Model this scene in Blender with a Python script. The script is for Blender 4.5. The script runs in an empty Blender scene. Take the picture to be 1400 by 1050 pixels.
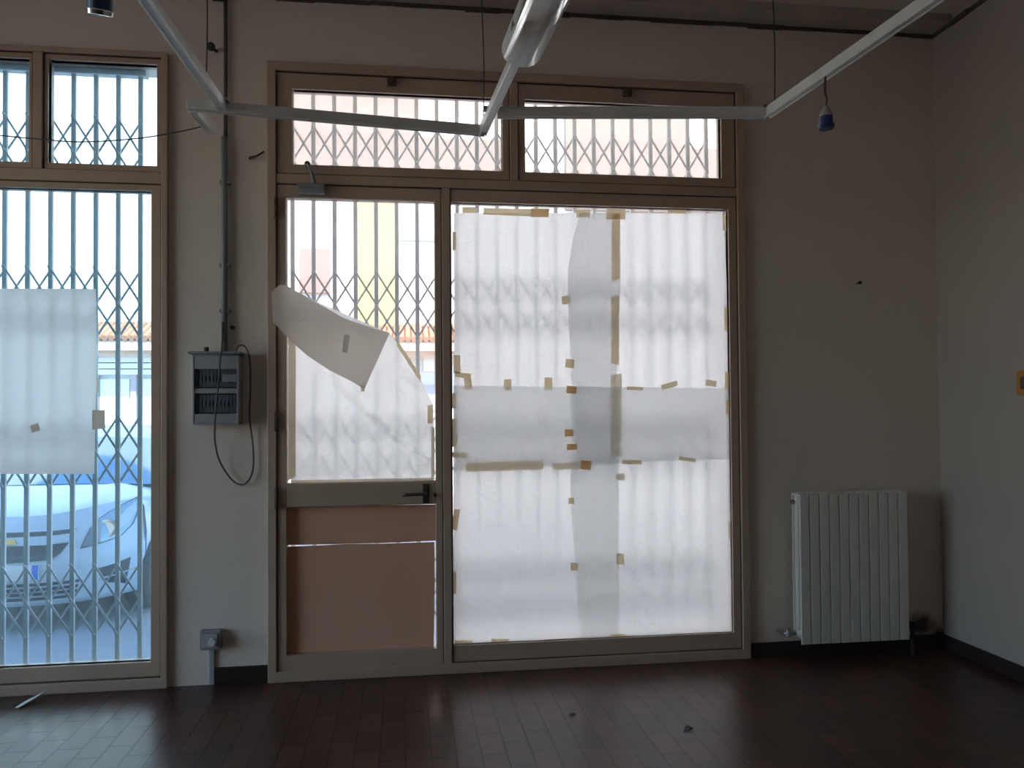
import bpy, bmesh, math, random
from mathutils import Vector, Matrix, noise

random.seed(7)
SC = bpy.context.scene
COL = SC.collection

# ------------------------------------------------------------------ camera
CAMP = Vector((0.0, -3.891, 1.2896))
YAW, PITCH, ROLL, FPX, U0, V0 = .1303, .0197, -.0075, 1066.65, 691.6, 541.4
_s, _c = math.sin(YAW), math.cos(YAW)
FW = Vector((_s*math.cos(PITCH), _c*math.cos(PITCH), math.sin(PITCH)))
_rt = Vector((_c, -_s, 0)); _up = _rt.cross(FW)
RT = _rt*math.cos(ROLL) + _up*math.sin(ROLL)
UP = -_rt*math.sin(ROLL) + _up*math.cos(ROLL)


def at(u, v, Y=None, Z=None, X=None):
    """the point of the real plane Y, Z or X that was measured at photo pixel (u, v)"""
    D = FW + RT*((u-U0)/FPX) + UP*((V0-v)/FPX)
    if Y is not None: t = (Y-CAMP.y)/D.y
    elif Z is not None: t = (Z-CAMP.z)/D.z
    else: t = (X-CAMP.x)/D.x
    return CAMP + D*t


cam = bpy.data.cameras.new('camera'); camo = bpy.data.objects.new('camera', cam); COL.objects.link(camo)
m3 = Matrix((RT, UP, -FW)).transposed()
camo.matrix_world = Matrix.Translation(CAMP) @ m3.to_4x4()
cam.sensor_width = 36; cam.lens = FPX/1400*36
cam.shift_x = (700-U0)/1400; cam.shift_y = (V0-525)/1400
cam.clip_start = .02; cam.clip_end = 300
SC.camera = camo

# ------------------------------------------------------------------ materials
def nt(name):
    m = bpy.data.materials.new(name); m.use_nodes = True
    t = m.node_tree; t.nodes.clear()
    out = t.nodes.new('ShaderNodeOutputMaterial')
    return m, t, out


def N(t, kind, **kw):
    n = t.nodes.new(kind)
    for k, v in kw.items():
        if k in n.inputs.keys(): n.inputs[k].default_value = v
        else: setattr(n, k, v)
    return n


def pbr(name, col, rough=.5, metal=0, noise_amt=0, noise_scale=20, bump=0, bump_scale=60, spec=.5, coat=0, col2=None):
    m, t, out = nt(name)
    b = t.nodes.new('ShaderNodeBsdfPrincipled')
    b.inputs['Base Color'].default_value = (*col, 1); b.inputs['Roughness'].default_value = rough
    b.inputs['Metallic'].default_value = metal; b.inputs['Specular IOR Level'].default_value = spec
    b.inputs['Coat Weight'].default_value = coat
    if noise_amt or bump:
        tc = t.nodes.new('ShaderNodeTexCoord')
    if noise_amt:
        nz = N(t, 'ShaderNodeTexNoise', Scale=noise_scale, Detail=6.0)
        t.links.new(tc.outputs['Object'], nz.inputs['Vector'])
        mx = t.nodes.new('ShaderNodeMix'); mx.data_type = 'RGBA'
        c2 = col2 or tuple(c*(1-noise_amt) for c in col)
        mx.inputs['A'].default_value = (*col, 1); mx.inputs['B'].default_value = (*c2, 1)
        t.links.new(nz.outputs['Fac'], mx.inputs['Factor']); t.links.new(mx.outputs['Result'], b.inputs['Base Color'])
    if bump:
        n2 = N(t, 'ShaderNodeTexNoise', Scale=bump_scale, Detail=5.0)
        t.links.new(tc.outputs['Object'], n2.inputs['Vector'])
        bp = N(t, 'ShaderNodeBump', Strength=bump, Distance=.01)
        t.links.new(n2.outputs['Fac'], bp.inputs['Height']); t.links.new(bp.outputs['Normal'], b.inputs['Normal'])
    t.links.new(b.outputs['BSDF'], out.inputs['Surface'])
    return m


def paper_mat(name, col, trans, bump=.5, scale=9, through=0.0):
    """thin sheet: part of the daylight goes through, part is scattered back"""
    m, t, out = nt(name)
    tc = t.nodes.new('ShaderNodeTexCoord')
    n2 = N(t, 'ShaderNodeTexNoise', Scale=float(scale), Detail=8.0, Roughness=.6, Distortion=.6)
    t.links.new(tc.outputs['Object'], n2.inputs['Vector'])
    bp = N(t, 'ShaderNodeBump', Strength=bump, Distance=.02)
    t.links.new(n2.outputs['Fac'], bp.inputs['Height'])
    d = N(t, 'ShaderNodeBsdfDiffuse', Color=(*col, 1)); tr = N(t, 'ShaderNodeBsdfTranslucent', Color=(*col, 1))
    n3 = N(t, 'ShaderNodeTexNoise', Scale=2.2, Detail=5.0)
    t.links.new(tc.outputs['Object'], n3.inputs['Vector'])
    mr = N(t, 'ShaderNodeMapRange'); mr.inputs['From Min'].default_value = .3; mr.inputs['From Max'].default_value = .7
    mr.inputs['To Min'].default_value = trans-.035; mr.inputs['To Max'].default_value = trans+.035
    t.links.new(n3.outputs['Fac'], mr.inputs['Value'])
    mx = t.nodes.new('ShaderNodeMixShader')
    t.links.new(mr.outputs['Result'], mx.inputs['Fac'])
    t.links.new(bp.outputs['Normal'], d.inputs['Normal']); t.links.new(bp.outputs['Normal'], tr.inputs['Normal'])
    t.links.new(d.outputs[0], mx.inputs[1]); t.links.new(tr.outputs[0], mx.inputs[2])
    last = mx
    if through:
        rf = N(t, 'ShaderNodeBsdfRefraction', Color=(*col, 1), Roughness=.6, IOR=1.35)
        m2 = t.nodes.new('ShaderNodeMixShader'); m2.inputs[0].default_value = through
        t.links.new(mx.outputs[0], m2.inputs[1]); t.links.new(rf.outputs[0], m2.inputs[2]); last = m2
    t.links.new(last.outputs[0], out.inputs['Surface'])
    return m


def glass_mat(name, tint, veil, veilcol=(1, 1, 1)):
    """clear window pane with a dusty film that also stands in for glare, and a mirror sheen"""
    m, t, out = nt(name)
    tc = t.nodes.new('ShaderNodeTexCoord')
    nz = N(t, 'ShaderNodeTexNoise', Scale=3.0, Detail=8.0, Roughness=.65)
    t.links.new(tc.outputs['Object'], nz.inputs['Vector'])
    mr = N(t, 'ShaderNodeMapRange'); mr.inputs['From Min'].default_value = .3; mr.inputs['From Max'].default_value = .7
    mr.inputs['To Min'].default_value = veil*.8; mr.inputs['To Max'].default_value = veil*1.2
    t.links.new(nz.outputs['Fac'], mr.inputs['Value'])
    a = N(t, 'ShaderNodeBsdfTransparent', Color=(*tint, 1)); b = N(t, 'ShaderNodeBsdfTranslucent', Color=(*veilcol, 1))
    g = N(t, 'ShaderNodeBsdfGlossy', Roughness=.03)
    fr = N(t, 'ShaderNodeFresnel', IOR=1.3)
    m1 = t.nodes.new('ShaderNodeMixShader'); m2 = t.nodes.new('ShaderNodeMixShader')
    t.links.new(mr.outputs['Result'], m1.inputs['Fac']); t.links.new(a.outputs[0], m1.inputs[1]); t.links.new(b.outputs[0], m1.inputs[2])
    t.links.new(fr.outputs[0], m2.inputs['Fac']); t.links.new(m1.outputs[0], m2.inputs[1]); t.links.new(g.outputs[0], m2.inputs[2])
    t.links.new(m2.outputs[0], out.inputs['Surface'])
    return m


def floor_mat():
    m, t, out = nt('terracotta_floor')
    b = t.nodes.new('ShaderNodeBsdfPrincipled')
    tc = t.nodes.new('ShaderNodeTexCoord'); mp = t.nodes.new('ShaderNodeMapping')
    mp.inputs['Rotation'].default_value = (0, 0, math.radians(90))
    t.links.new(tc.outputs['Object'], mp.inputs['Vector'])
    br = t.nodes.new('ShaderNodeTexBrick')
    br.inputs['Scale'].default_value = 1.0; br.inputs['Brick Width'].default_value = .19; br.inputs['Row Height'].default_value = .095
    br.inputs['Mortar Size'].default_value = .0035; br.inputs['Mortar Smooth'].default_value = .3
    br.inputs['Color1'].default_value = (.115, .052, .036, 1); br.inputs['Color2'].default_value = (.06, .034, .028, 1)
    br.inputs['Mortar'].default_value = (.014, .012, .012, 1); br.inputs['Bias'].default_value = 0
    t.links.new(mp.outputs[0], br.inputs['Vector'])
    nz = N(t, 'ShaderNodeTexNoise', Scale=7.0, Detail=7.0); t.links.new(tc.outputs['Object'], nz.inputs['Vector'])
    mx = t.nodes.new('ShaderNodeMix'); mx.data_type = 'RGBA'; mx.blend_type = 'MULTIPLY'; mx.inputs['Factor'].default_value = .55
    cr = t.nodes.new('ShaderNodeValToRGB'); cr.color_ramp.elements[0].position = .3; cr.color_ramp.elements[1].position = .75
    cr.color_ramp.elements[0].color = (.55, .5, .5, 1); cr.color_ramp.elements[1].color = (1.1, 1.0, .95, 1)
    t.links.new(nz.outputs['Fac'], cr.inputs['Fac'])
    t.links.new(br.outputs['Color'], mx.inputs['A']); t.links.new(cr.outputs[0], mx.inputs['B'])
    t.links.new(mx.outputs['Result'], b.inputs['Base Color'])
    r = N(t, 'ShaderNodeMapRange'); r.inputs['To Min'].default_value = .22; r.inputs['To Max'].default_value = .42
    t.links.new(nz.outputs['Fac'], r.inputs['Value']); t.links.new(r.outputs['Result'], b.inputs['Roughness'])
    bp = N(t, 'ShaderNodeBump', Strength=.5, Distance=.004); bp.invert = True
    n4 = N(t, 'ShaderNodeTexNoise', Scale=14.0, Detail=3.0); t.links.new(tc.outputs['Object'], n4.inputs['Vector'])
    ad = N(t, 'ShaderNodeMath', operation='ADD'); ml = N(t, 'ShaderNodeMath', operation='MULTIPLY'); ml.inputs[1].default_value = .6
    t.links.new(n4.outputs['Fac'], ml.inputs[0]); t.links.new(br.outputs['Fac'], ad.inputs[0]); t.links.new(ml.outputs[0], ad.inputs[1])
    t.links.new(ad.outputs[0], bp.inputs['Height']); t.links.new(bp.outputs['Normal'], b.inputs['Normal'])
    t.links.new(b.outputs['BSDF'], out.inputs['Surface'])
    return m


def wall_mat(name, col, soot=None):
    """painted plaster with faint mottling; soot = [(point, radius)] dirt marks that belong to the wall"""
    m, t, out = nt(name)
    b = t.nodes.new('ShaderNodeBsdfPrincipled'); b.inputs['Roughness'].default_value = .85; b.inputs['Specular IOR Level'].default_value = .2
    tc = t.nodes.new('ShaderNodeTexCoord')
    nz = N(t, 'ShaderNodeTexNoise', Scale=1.6, Detail=8.0, Roughness=.6); t.links.new(tc.outputs['Object'], nz.inputs['Vector'])
    mx = t.nodes.new('ShaderNodeMix'); mx.data_type = 'RGBA'
    mx.inputs['A'].default_value = (*col, 1); mx.inputs['B'].default_value = (*[c*.86 for c in col], 1)
    t.links.new(nz.outputs['Fac'], mx.inputs['Factor'])
    last = mx.outputs['Result']
    for (p, rad) in soot or []:
        dd = N(t, 'ShaderNodeVectorMath', operation='DISTANCE'); dd.inputs[1].default_value = p
        t.links.new(tc.outputs['Object'], dd.inputs[0])
        n5 = N(t, 'ShaderNodeTexNoise', Scale=11.0, Detail=5.0); t.links.new(tc.outputs['Object'], n5.inputs['Vector'])
        ml = N(t, 'ShaderNodeMath', operation='MULTIPLY_ADD'); ml.inputs[1].default_value = rad*1.2
        t.links.new(n5.outputs['Fac'], ml.inputs[0]); t.links.new(dd.outputs['Value'], ml.inputs[2])
        mr = N(t, 'ShaderNodeMapRange'); mr.inputs['From Min'].default_value = rad*.75; mr.inputs['From Max'].default_value = rad*1.5
        mr.inputs['To Min'].default_value = .92; mr.inputs['To Max'].default_value = 0
        t.links.new(ml.outputs[0], mr.inputs['Value'])
        m2 = t.nodes.new('ShaderNodeMix'); m2.data_type = 'RGBA'; m2.inputs['B'].default_value = (.02, .017, .015, 1)
        t.links.new(mr.outputs['Result'], m2.inputs['Factor']); t.links.new(last, m2.inputs['A']); last = m2.outputs['Result']
    t.links.new(last, b.inputs['Base Color'])
    n2 = N(t, 'ShaderNodeTexNoise', Scale=70.0, Detail=4.0); t.links.new(tc.outputs['Object'], n2.inputs['Vector'])
    bp = N(t, 'ShaderNodeBump', Strength=.12, Distance=.01); t.links.new(n2.outputs['Fac'], bp.inputs['Height'])
    t.links.new(bp.outputs['Normal'], b.inputs['Normal']); t.links.new(b.outputs['BSDF'], out.inputs['Surface'])
    return m


M = {}
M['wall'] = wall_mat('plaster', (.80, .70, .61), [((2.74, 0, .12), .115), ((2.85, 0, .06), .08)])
M['wall_right'] = wall_mat('plaster_right_dimmed', (.44, .385, .345))  # same plaster, darkened to stand in for dimmer light on this wall
M['ceil'] = pbr('ceiling_paint', (.82, .75, .66), .9, noise_amt=.25, noise_scale=3)
M['dark_strip'] = pbr('dark_strip', (.13, .105, .085), .9, noise_amt=.5, noise_scale=30)  # dark tone of the uneven strips below the ceiling
M['beam'] = pbr('beam_paint', (.55, .48, .42), .9, noise_amt=.3, noise_scale=5)
M['floor'] = floor_mat()
M['skirt'] = pbr('skirting_tile', (.045, .028, .026), .35, noise_amt=.4, noise_scale=9)
M['frame'] = pbr('brown_frame', (.54, .40, .30), .42, noise_amt=.22, noise_scale=5, bump=.03, bump_scale=90)
M['frame_dark'] = pbr('brown_frame_groove', (.10, .065, .045), .6)
M['gate'] = pbr('gate_steel', (.58, .58, .57), .45, metal=.1, noise_amt=.3, noise_scale=12)
M['glass'] = glass_mat('dust_glare_glass', (.97, .97, .97), .12, (1, .96, .92))  # dusty film, made denser to imitate glare paling the gate bars
M['glass_high'] = glass_mat('dust_glare_glass_high', (.97, .97, .97), .19, (1, .93, .85))
M['glass_blue'] = glass_mat('dust_glare_glass_blue', (.80, .94, 1.0), .07, (.65, .88, 1))  # blue tint and bluish film imitate the blue glare on this side
M['glass_warm_fill'] = glass_mat('warm_fill_glass', (1, .93, .85), .04, (1, .95, .9))  # tint added to warm the fill daylight from the unseen left window
M['paper'] = paper_mat('white_paper', (.98, .98, .98), .68, through=.08)
M['paper_left'] = paper_mat('white_paper_left', (.97, .91, .89), .58, .2, through=.05)
M['flap'] = paper_mat('paper_back', (.85, .77, .69), .46, .12, 5)
M['tape'] = paper_mat('masking_tape', (.96, .88, .74), .64, .1)
M['tape_orange'] = paper_mat('old_orange_tape', (.95, .76, .50), .58, .1)
M['tape_pale'] = paper_mat('pale_tape', (.95, .91, .82), .64, .1)
M['tape_white'] = paper_mat('white_tape', (.97, .95, .92), .5, .1)
M['board'] = paper_mat('hardboard', (.74, .44, .31), .06, .1, 40)
M['white'] = pbr('white_enamel', (.66, .65, .62), .4, noise_amt=.1, noise_scale=6)
M['rad'] = pbr('radiator_enamel', (.72, .69, .63), .35)
M['dark'] = pbr('dark_plastic', (.025, .025, .028), .5)
M['black'] = pbr('black_gap', (.008, .008, .008), .9)
M['steel'] = pbr('steel', (.45, .44, .42), .35, metal=.9)
M['brass'] = pbr('worn_handle', (.10, .09, .08), .4, metal=.6)
M['rail'] = pbr('rail_aluminium', (.80, .80, .78), .35, metal=.0, noise_amt=.2, noise_scale=14)
M['grey'] = pbr('grey_plastic', (.38, .38, .39), .5, noise_amt=.15, noise_scale=8)
M['grey_d'] = pbr('grey_conduit', (.26, .27, .29), .55)
M['blue'] = pbr('blue_plug', (.02, .035, .16), .4)
M['blue_spot'] = pbr('blue_spot', (.05, .10, .17), .4, metal=.3)
M['breaker'] = pbr('breaker', (.08, .10, .13), .35)
M['orange'] = pbr('orange_plate', (.50, .21, .04), .5)
M['cord'] = pbr('cord', (.10, .085, .07), .8)
M['cable'] = pbr('cable_grey', (.10, .10, .11), .6)
M['scrap'] = pbr('scrap_paper', (.8, .8, .8), .8)
M['acrylic'] = paper_mat('acrylic_cover', (.86, .86, .86), .35, .0)


def acrylic():
    m, t, out = nt('clear_acrylic')
    a = N(t, 'ShaderNodeBsdfTransparent', Color=(.9, .9, .9, 1)); g = N(t, 'ShaderNodeBsdfGlossy', Roughness=.08)
    d = N(t, 'ShaderNodeBsdfTranslucent', Color=(.9, .9, .9, 1)); d2 = N(t, 'ShaderNodeBsdfDiffuse', Color=(.95, .95, .93, 1))
    m0 = t.nodes.new('ShaderNodeMixShader'); m0.inputs[0].default_value = .75
    t.links.new(d.outputs[0], m0.inputs[1]); t.links.new(d2.outputs[0], m0.inputs[2])
    m1 = t.nodes.new('ShaderNodeMixShader'); m1.inputs[0].default_value = .88
    t.links.new(a.outputs[0], m1.inputs[1]); t.links.new(m0.outputs[0], m1.inputs[2])
    lw = N(t, 'ShaderNodeLayerWeight', Blend=.35)
    m2 = t.nodes.new('ShaderNodeMixShader')
    t.links.new(lw.outputs['Fresnel'], m2.inputs[0]); t.links.new(m1.outputs[0], m2.inputs[1]); t.links.new(g.outputs[0], m2.inputs[2])
    t.links.new(m2.outputs[0], out.inputs['Surface'])
    return m


M['acrylic'] = acrylic()
# street side
M['asphalt'] = pbr('street_paving', (.27, .26, .25), .8, noise_amt=.35, noise_scale=2.5, bump=.2, bump_scale=25)
M['facade'] = pbr('facade_plaster', (.56, .53, .48), .9, noise_amt=.06, noise_scale=1.2)
M['facade_pink'] = pbr('facade_pink', (.20, .145, .115), .9, noise_amt=.25, noise_scale=5)
M['facade_yellow'] = pbr('facade_yellow', (.32, .265, .10), .9, noise_amt=.1, noise_scale=4)
M['shutter_pink'] = pbr('shutter_pink', (.23, .12, .095), .8)
M['eave'] = pbr('terracotta_eave', (.32, .14, .07), .85, noise_amt=.3, noise_scale=9)
M['eave_under'] = pbr('eave_plaster', (.55, .38, .29), .9)
M['shopwhite'] = pbr('shopfront_white', (.66, .64, .66), .7)
M['shopglass'] = pbr('shopfront_glass', (.62, .74, .76), .3)
M['shop_red'] = pbr('shop_post', (.36, .26, .26), .7)
M['grille_grey'] = pbr('vent_grille', (.30, .30, .31), .7)
M['outer'] = pbr('outer_plaster', (.62, .58, .52), .9, noise_amt=.15, noise_scale=2)
M['car'] = pbr('car_paint', (.44, .48, .52), .34, coat=.12)
M['carglass'] = pbr('car_window', (.10, .16, .19), .05, spec=.9, coat=.8)
M['cargrille'] = pbr('car_grille', (.018, .018, .022), .5)
M['chrome'] = pbr('chrome', (.75, .75, .75), .15, metal=1)
M['emblem'] = pbr('gold_emblem', (.62, .42, .12), .3, metal=.6)
M['plate'] = pbr('number_plate', (.55, .55, .54), .4)
M['plateblue'] = pbr('plate_blue', (.01, .12, .55), .4)
M['headlamp'] = pbr('headlamp_lens', (.16, .19, .21), .08, spec=.8, coat=1)
M['tyre'] = pbr('tyre', (.02, .02, .02), .8)

# ------------------------------------------------------------------ mesh helpers
def bm_new(): return bmesh.new()


def box(bm, x0, x1, y0, y1, z0, z1, mat=None):
    vs = [bm.verts.new((x, y, z)) for z in (z0, z1) for y in (y0, y1) for x in (x0, x1)]
    fs = []
    for q in ((0, 2, 3, 1), (4, 5, 7, 6), (0, 1, 5, 4), (2, 6, 7, 3), (0, 4, 6, 2), (1, 3, 7, 5)):
        fs.append(bm.faces.new([vs[i] for i in q]))
    return vs


def obox(bm, p0, p1, w, h):
    """box of width w (horizontal) and height h along the segment p0-p1"""
    p0, p1 = Vector(p0), Vector(p1); d = (p1-p0).normalized()
    s = d.cross(Vector((0, 0, 1)))
    if s.length < 1e-4: s = Vector((1, 0, 0))
    s.normalize(); u = s.cross(d).normalized()
    vs = []
    for p in (p0, p1):
        for a, b in ((-1, -1), (1, -1), (1, 1), (-1, 1)):
            vs.append(bm.verts.new(p + s*(a*w/2) + u*(b*h/2)))
    bm.faces.new(vs[0:4][::-1]); bm.faces.new(vs[4:8])
    for i in range(4):
        j = (i+1) % 4
        bm.faces.new((vs[i], vs[j], vs[4+j], vs[4+i]))
    return vs


def tube(bm, pts, r, n=8, closed_ends=True):
    pts = [Vector(p) for p in pts]; rings = []
    prev = None
    for i, p in enumerate(pts):
        d = (pts[min(i+1, len(pts)-1)] - pts[max(i-1, 0)]).normalized()
        a = prev if prev is not None else (Vector((0, 0, 1)) if abs(d.z) < .9 else Vector((1, 0, 0)))
        s = d.cross(a).normalized(); u = s.cross(d).normalized(); prev = u
        rr = r[i] if isinstance(r, (list, tuple)) else r
        rings.append([bm.verts.new(p + s*(rr*math.cos(k*2*math.pi/n)) + u*(rr*math.sin(k*2*math.pi/n))) for k in range(n)])
    for a, b in zip(rings, rings[1:]):
        for k in range(n):
            f = bm.faces.new((a[k], a[(k+1) % n], b[(k+1) % n], b[k])); f.smooth = True
    if closed_ends:
        bm.faces.new(rings[0]); bm.faces.new(rings[-1][::-1])


def smooth_path(pts, k=8):
    """Catmull-Rom through the points"""
    P = [Vector(p) for p in pts]; P = [P[0]*2-P[1]] + P + [P[-1]*2-P[-2]]
    out = []
    for i in range(1, len(P)-2):
        for j in range(k):
            t = j/k; a, b, c, d = P[i-1], P[i], P[i+1], P[i+2]
            out.append(.5*((2*b)+(c-a)*t+(2*a-5*b+4*c-d)*t*t+(3*b-a-3*c+d)*t**3))
    out.append(P[-2]); return out


def lathe(bm, prof, c, axis=(0, 0, 1), n=20):
    """prof = [(radius, height)] along axis from c"""
    ax = Vector(axis).normalized(); s = ax.orthogonal().normalized(); u = ax.cross(s); c = Vector(c); rings = []
    for r, h in prof:
        rings.append([bm.verts.new(c + ax*h + s*(max(r, 1e-4)*math.cos(k*2*math.pi/n)) + u*(max(r, 1e-4)*math.sin(k*2*math.pi/n))) for k in range(n)])
    for a, b in zip(rings, rings[1:]):
        for k in range(n):
            bm.faces.new((a[k], a[(k+1) % n], b[(k+1) % n], b[k]))
    bm.faces.new(rings[0][::-1]); bm.faces.new(rings[-1])


def ring(bm, x0, x1, z0, z1, wl, wr, wb, wt, y0, y1):
    """rectangular frame with mitred corners"""
    o = [(x0, z0), (x1, z0), (x1, z1), (x0, z1)]; i = [(x0+wl, z0+wb), (x1-wr, z0+wb), (x1-wr, z1-wt), (x0+wl, z1-wt)]
    V = {}
    for nm, pl in (('o', o), ('i', i)):
        for y in (y0, y1):
            V[nm, y] = [bm.verts.new((x, y, z)) for x, z in pl]
    for k in range(4):
        j = (k+1) % 4
        bm.faces.new((V['o', y0][k], V['o', y0][j], V['i', y0][j], V['i', y0][k]))
        bm.faces.new((V['o', y1][j], V['o', y1][k], V['i', y1][k], V['i', y1][j]))
        bm.faces.new((V['o', y0][j], V['o', y0][k], V['o', y1][k], V['o', y1][j]))
        bm.faces.new((V['i', y0][k], V['i', y0][j], V['i', y1][j], V['i', y1][k]))


def obj(name, bm, mat, parent=None, bevel=0, smooth=False):
    bmesh.ops.recalc_face_normals(bm, faces=bm.faces[:])
    if smooth:
        for f in bm.faces: f.smooth = True
    me = bpy.data.meshes.new(name); bm.to_mesh(me); bm.free()
    me.materials.append(M[mat] if isinstance(mat, str) else mat)
    o = bpy.data.objects.new(name, me); COL.objects.link(o)
    if parent is not None:
        o.parent = parent; o.matrix_parent_inverse = parent.matrix_world.inverted()
    if bevel:
        md = o.modifiers.new('bevel', 'BEVEL'); md.width = bevel; md.segments = 2; md.limit_method = 'ANGLE'
    return o


def root(name, loc=(0, 0, 0)):
    o = bpy.data.objects.new(name, None); COL.objects.link(o); o.location = loc; o.empty_display_size = .1
    bpy.context.view_layer.update()
    return o


def tag(o, label, cat, group=None, kind=None):
    o['label'] = label; o['category'] = cat
    if group: o['group'] = group
    if kind: o['kind'] = kind
    return o


def poly_prism(bm, pts3, thick):
    """closed outline given as 3-D points (planar), pushed by the vector thick"""
    a = [bm.verts.new(p) for p in pts3]; b = [bm.verts.new(Vector(p)+Vector(thick)) for p in pts3]
    bm.faces.new(a); bm.faces.new(b[::-1]); n = len(a)
    for k in range(n):
        j = (k+1) % n
        bm.faces.new((a[k], b[k], b[j], a[j]))


# ------------------------------------------------------------------ room shell
XL, XR, YB, ZC = -4.6, 2.88, -8.0, 3.33
WX = dict(l=(-3.55, -1.108, 0.0, 3.014), r=(-.65, 1.777, 0.0, 3.0))
b = bm_new()
box(b, XL-.25, -3.55, 0, .28, -.3, 3.6); box(b, -1.108, -.65, 0, .28, -.3, 3.6); box(b, 1.777, XR+.25, 0, .28, -.3, 3.6)
box(b, -3.55, -1.108, 0, .28, 3.014, 3.6); box(b, -.65, 1.777, 0, .28, 3.0, 3.6)
box(b, -3.55, -1.108, 0, .28, -.3, 0); box(b, -.65, 1.777, 0, .28, -.3, 0)
tag(obj('wall_front', b, 'wall'), 'pale plastered street wall around the shop door and windows', 'wall', kind='structure')
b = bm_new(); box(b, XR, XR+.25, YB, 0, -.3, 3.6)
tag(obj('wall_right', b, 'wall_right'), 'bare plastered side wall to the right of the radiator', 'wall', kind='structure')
b = bm_new()
LO = (-3.5, -.45, .12, 2.95)   # opening for the added, unseen fill window
box(b, XL-.25, XL, YB, LO[0], -.3, 3.6); box(b, XL-.25, XL, LO[1], 0, -.3, 3.6)
box(b, XL-.25, XL, LO[0], LO[1], -.3, LO[2]); box(b, XL-.25, XL, LO[0], LO[1], LO[3], 3.6)
tag(obj('wall_left', b, 'wall'), 'plastered side wall with an opening for the added window', 'wall', kind='structure')
b = bm_new(); box(b, XL-.25, XR+.25, YB-.25, YB, -.3, 3.6)
tag(obj('wall_back', b, 'wall'), 'plastered wall at the back of the shop', 'wall', kind='structure')
b = bm_new(); box(b, XL, XR, YB, 0, -.12, 0)
tag(obj('floor', b, 'floor'), 'dull reddish terracotta brick tile floor', 'floor', kind='structure')
b = bm_new(); box(b, XL, XR, YB, 0, 3.37, 3.5)
tag(obj('ceiling', b, 'ceil'), 'pale cream ceiling above the hanging light track', 'ceiling', kind='structure')
b = bm_new(); box(b, XL, XR, -.155, 0, ZC, 3.37)
tag(obj('trim_1', b, 'beam'), 'brownish band of ceiling edge along the street wall', 'trim', kind='structure')
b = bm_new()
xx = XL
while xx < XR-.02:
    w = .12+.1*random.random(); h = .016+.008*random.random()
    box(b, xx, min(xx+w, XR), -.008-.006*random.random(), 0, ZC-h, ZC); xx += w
tag(obj('trim_2', b, 'dark_strip'), 'dark uneven strip where the street wall meets the ceiling', 'trim', kind='structure')
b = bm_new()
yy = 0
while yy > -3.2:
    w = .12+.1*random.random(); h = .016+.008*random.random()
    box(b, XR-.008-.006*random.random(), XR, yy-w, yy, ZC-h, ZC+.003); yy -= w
tag(obj('trim_3', b, 'dark_strip'), 'dark uneven strip along the top of the right wall', 'trim', kind='structure')
b = bm_new(); box(b, -.905, -.65, -.012, 0, 0, .082)
box(b, 1.777, XR, -.012, 0, 0, .075)
tag(obj('baseboard_front', b, 'skirt', bevel=.003), 'dark brown tile skirting at the foot of the street wall', 'baseboard', kind='structure')
b = bm_new(); box(b, XR-.012, XR, YB, -.012, 0, .075)
tag(obj('baseboard_right', b, 'skirt', bevel=.003), 'dark brown tile skirting at the foot of the right wall', 'baseboard', kind='structure')
b = bm_new(); box(b, XL-.25, XR+.25, YB-.25, .28, 3.6, 6.6)
tag(obj('wall_upper', b, 'outer'), 'storeys of the shop building above the room', 'wall', kind='structure')
b = bm_new(); box(b, -60, 60, -40, 60, -.42, -.30)
tag(obj('street', b, 'asphalt'), 'pale grey street paving outside the shop windows', 'street', kind='structure')

# ------------------------------------------------------------------ window_1 : main frame with the fixed light and both transoms
GY0, GY1 = .032, .038        # glass
w1 = tag(root('window_1', (.56, 0, 0)), 'brown framed shopfront with two transom lights and a papered fixed pane', 'window', kind='structure')
b = bm_new()
ring(b, -.65, 1.777, 0, 3.0, .042, .042, .05, .045, -.028, .062)
box(b, -.608, 1.735, -.022, .06, 2.405, 2.452)            # transom bar
box(b, .538, .58, -.022, .06, 2.452, 2.955)               # upper mullion
box(b, .192, .232, -.022, .06, .05, 2.405)                # mullion between door and pane
obj('outer_frame', b, 'frame', w1, bevel=.004)
def sash(x0, x1, z0, z1, wl, wr, wb, wt, parent, gmat, nm='sash'):
    b = bm_new(); ring(b, x0, x1, z0, z1, wl, wr, wb, wt, -.012, .06)
    s = obj(nm, b, 'frame', parent, bevel=.004)
    b = bm_new(); ring(b, x0+wl-.012, x1-wr+.012, z0+wb-.012, z1-wt+.012, .012, .012, .012, .012, -.002, .03)
    obj('glazing_bead', b, 'frame', s, bevel=.003)
    b = bm_new(); ring(b, x0-.004, x1+.004, z0-.004, z1+.004, .004, .004, .004, .004, -.016, .05)
    obj('shadow_gap', b, 'frame_dark', s)
    b = bm_new(); box(b, x0+wl-.006, x1-wr+.006, GY0, GY1, z0+wb-.006, z1-wt+.006)
    obj('pane', b, gmat, s)
    return s
for (x0, x1, wl, wr, kx) in ((-.604, .534, .072, .033, -.05), (.584, 1.731, .033, .074, 1.15)):
    s = sash(x0, x1, 2.456, 2.951, wl, wr, .046, .078, w1, 'glass_high')
    b = bm_new(); box(b, kx-.022, kx+.022, -.03, -.012, 2.905, 2.945); tube(b, [(kx, -.03, 2.925), (kx, -.045, 2.925)], .01)
    obj('catch', b, 'frame_dark', s, bevel=.002)
s = sash(.236, 1.731, .054, 2.401, .004, .040, .08, .062, w1, 'glass', 'fixed_light')

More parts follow.
